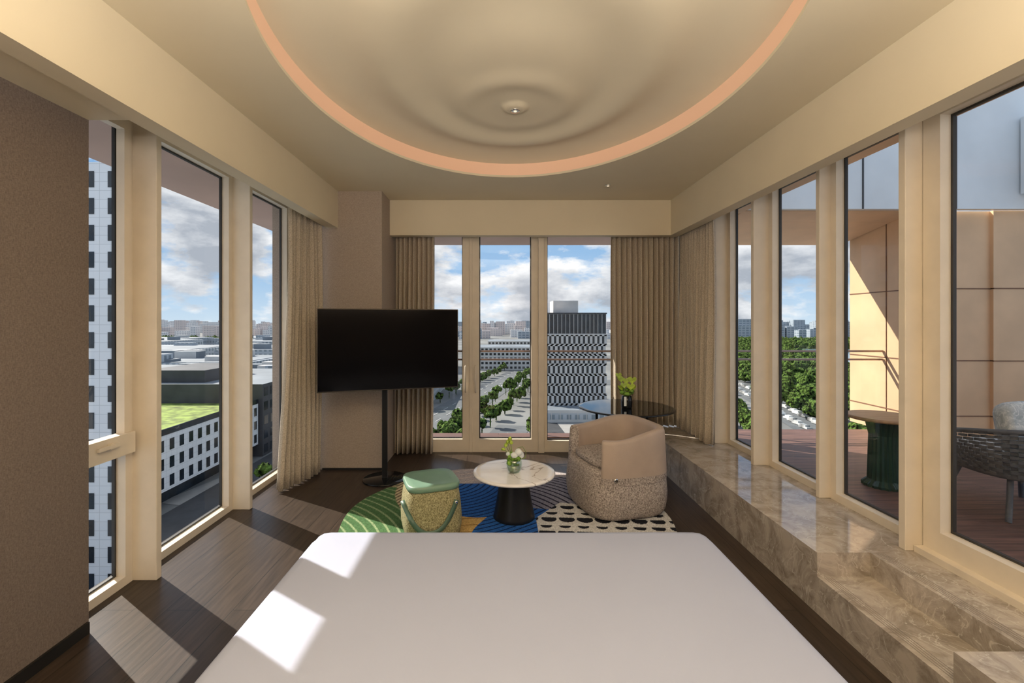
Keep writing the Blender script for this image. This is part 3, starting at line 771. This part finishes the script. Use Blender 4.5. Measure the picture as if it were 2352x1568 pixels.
building('grid_office_block',gx0,gx1,gy,gy+30,GZ,GZ+39.5,M['lbuild'],M['win_d'],M['groof'],[('-Y',1,1,1.0,1.0,GZ,GZ+39.4),('-X',1,1,1.0,1.0,GZ,GZ+39.4)],extra=ex)
building('podium_pavilion',16,48,165,174,GZ,GZ+4.5,M['lbuild'],M['gbuild'],M['groof'],[('-Y',10,1,0.9,0.5,GZ,GZ+4.5)])
building('glass_pavilion',-62,-30,195,250,GZ,GZ+11,M['gbuild'],M['win_d'],M['groof'],[('-Y',12,2,0.8,0.7,GZ,GZ+10)])
building('white_office_block',-75,-45,330,380,GZ,GZ+24,M['lbuild'],M['win_d'],M['groof'],[('-Y',12,7,0.6,0.5,GZ,GZ+24)])
building('stone_office_block',-20,55,345,385,GZ,GZ+17,M['lbuild'],M['win_d'],M['groof'],[('-Y',24,5,0.6,0.5,GZ,GZ+17)])
building('stone_office_block',-10,90,430,470,GZ,GZ+18,M['lbuild'],M['win_d'],M['groof'],[('-Y',30,5,0.6,0.5,GZ,GZ+18)])
sk=[]
for k in range(520):
    d=rr.uniform(930,1900); ang=rr.uniform(-0.80,0.85); x=ang*d; w_=rr.uniform(10,34); h=rr.uniform(12,28) if d<1200 else rr.uniform(18,42)
    if ang>0.42: 
        m_=2
    elif ang<-0.42: m_=rr.choice((0,0,1))
    else: m_=rr.choice((0,0,1,2))
    sk.append((x,x+w_,d,d+15,GZ,GZ+h,m_))
sk+=[(b[0],b[1],b[2],b[3],GZ,b[5],2) for b in ((520,560,1000,1030,GZ,GZ+42),(560,600,1000,1030,GZ,GZ+24),(620,650,1000,1030,GZ,GZ+26),(690,720,950,980,GZ,GZ+34),(730,760,950,980,GZ,GZ+28))]
multi('distant_skyline',sk,[M['city1'],M['city2'],M['city3']])
tr=[]
def blocked(x,y,r):
    for a,b,c,d_ in RECT:
        if a-r*1.3<x<b+r*1.3 and c-r*1.3<y<d_+r*1.3: return True
    return False
def tree(x,y,r,h):
    if blocked(x,y,r): return
    tr.append((x,y,GZ+h-r*0.6,r*0.8,r*0.8,r*0.8))
    for q in range(4):
        a=rr.uniform(0,6.28); s_=rr.uniform(0.4,0.6); tr.append((x+r*0.6*math.cos(a),y+r*0.6*math.sin(a),GZ+h-r*rr.uniform(0.5,1.3),r*s_,r*s_,r*s_))
    tr.append((x,y,GZ+h*0.3,r*0.10,r*0.10,h*0.35))
for off in (-17,8,18,36):
    y=100
    while y<420:
        P_,_=rl_(a0[0]+off,y,y+1); tree(P_[0]+rr.uniform(-1,1),y,rr.uniform(1.6,2.6),rr.uniform(4.5,7)); y+=rr.uniform(6,12)
for _ in range(40):
    y=rr.uniform(95,150); P_,_=rl_(a0[0]+rr.uniform(8,18),y,y+1); tree(P_[0],y,rr.uniform(1.6,2.8),rr.uniform(4,6.5))
k=0
while k<2400:
    y=rr.uniform(110,850); x=rr.uniform(60,760)
    edge=r0[0]+8+(y-r0[1])*((r1[0]+30-r0[0]+6)/(r1[1]+160-r0[1]+60))
    if x<edge+4 or x>y*0.95: continue
    if 330<y<600 and 250<x<560 and x>250+(y-330)*0.46 and x<420+(y-330)*0.52: continue
    tree(x,y,rr.uniform(2.4,4.2),rr.uniform(5,9)); k+=1
for _ in range(500):
    d_=rr.uniform(560,800); x=rr.uniform(-0.75,-0.35)*d_; tree(x,d_,6,11)
y=110
while y<420:
    x=r0[0]-16+(y-r0[1])*0.364; tree(x,y,rr.uniform(2.5,3.5),rr.uniform(6,8)); y+=8
blobs('trees',tr,M['tree'],adaptive=True,smooth=False)
cars=[]
for k in range(70):
    y=125+k*4.5+rr.uniform(-1,1); 
    for lane in (-4,3):
        if rr.random()<0.6:
            x=r0[0]-6+lane+(y-r0[1]+60)*((r1[0]+30-r0[0]+6)/(r1[1]+160-r0[1]+60)); cars+=[(x-0.9,x+0.9,y-2.2,y+2.2,GZ+0.3,GZ+0.95,0),(x-0.8,x+0.8,y-1.2,y+1.3,GZ+0.95,GZ+1.5,0)]
multi('parked_cars',cars,[M['car']])

# ---------------------------------------------------------------- world + sun
W=bpy.data.worlds.new('World'); scene.world=W; W.use_nodes=True; nt=W.node_tree; nt.nodes.clear()
out=N(nt,'ShaderNodeOutputWorld'); bg=N(nt,'ShaderNodeBackground'); bg.inputs[1].default_value=1.2
tc=N(nt,'ShaderNodeTexCoord'); sp=N(nt,'ShaderNodeSeparateXYZ'); nt.links.new(tc.outputs['Generated'],sp.inputs[0])
gradr=ramp(nt,[(0.0,(0.52,0.65,0.76)),(0.10,(0.28,0.47,0.70)),(0.40,(0.15,0.32,0.60)),(1.0,(0.10,0.24,0.5))]); nt.links.new(sp.outputs[2],gradr.inputs[0])
def cl(locz,det):
    mp=N(nt,'ShaderNodeMapping'); mp.inputs['Scale'].default_value=(1,1,2.4); mp.inputs['Location'].default_value=(0.35,0.2,locz); nt.links.new(tc.outputs['Generated'],mp.inputs[0])
    cn=N(nt,'ShaderNodeTexNoise'); cn.inputs['Scale'].default_value=5.2; cn.inputs['Detail'].default_value=det; cn.inputs['Roughness'].default_value=0.58; nt.links.new(mp.outputs[0],cn.inputs['Vector']); return cn
cn=cl(0.1,11); cr=ramp(nt,[(0.43,(0,0,0)),(0.52,(1,1,1))]); nt.links.new(cn.outputs['Fac'],cr.inputs[0])
cn2=cl(0.16,9); cc=ramp(nt,[(0.43,(0.80,0.82,0.84)),(0.62,(0.36,0.40,0.46))]); nt.links.new(cn2.outputs['Fac'],cc.inputs[0])
mx=N(nt,'ShaderNodeMix',data_type='RGBA'); nt.links.new(cr.outputs[0],mx.inputs[0]); nt.links.new(gradr.outputs[0],mx.inputs[6]); nt.links.new(cc.outputs[0],mx.inputs[7])
nt.links.new(mx.outputs[2],bg.inputs[0]); nt.links.new(bg.outputs[0],out.inputs[0])
sl=bpy.data.lights.new('sun','SUN'); sl.energy=8.0; sl.angle=0.008; sl.color=(1,0.93,0.82)
so=bpy.data.objects.new('sun',sl); link(so); so.rotation_euler=Vector((0.84,-0.55,-0.78)).to_track_quat('-Z','Y').to_euler(); so.location=(-20,20,20)
def area(name,loc,rot,sx,sy,en,col):
    l=bpy.data.lights.new(name,'AREA'); l.shape='RECTANGLE'; l.size=sx; l.size_y=sy; l.energy=en; l.color=col
    lo=bpy.data.objects.new(name,l); link(lo); lo.location=loc; lo.rotation_euler=rot
area('rear_fill_light',(0.1,-0.9,1.95),(math.pi,0,0),3.6,0.4,145,(1,0.93,0.84))  # added fill behind the camera, brightens the room by ceiling bounce
area('overhead_fill_light',(0.13,0.55,2.45),(math.pi,0,0),2.8,0.8,105,(1,0.93,0.84))  # second added fill, unseen above the frame, lifts the ceiling

# ---------------------------------------------------------------- camera
cam=bpy.data.cameras.new('camera'); cam.sensor_width=36; cam.clip_end=8000; cam.clip_start=0.02
cam.lens=F/2352*36; cam.shift_x=31/2352; cam.shift_y=-46/2352
co=bpy.data.objects.new('camera',cam); link(co); co.location=(0,0,HC); co.rotation_euler=(math.pi/2,0,0)
scene.camera=co
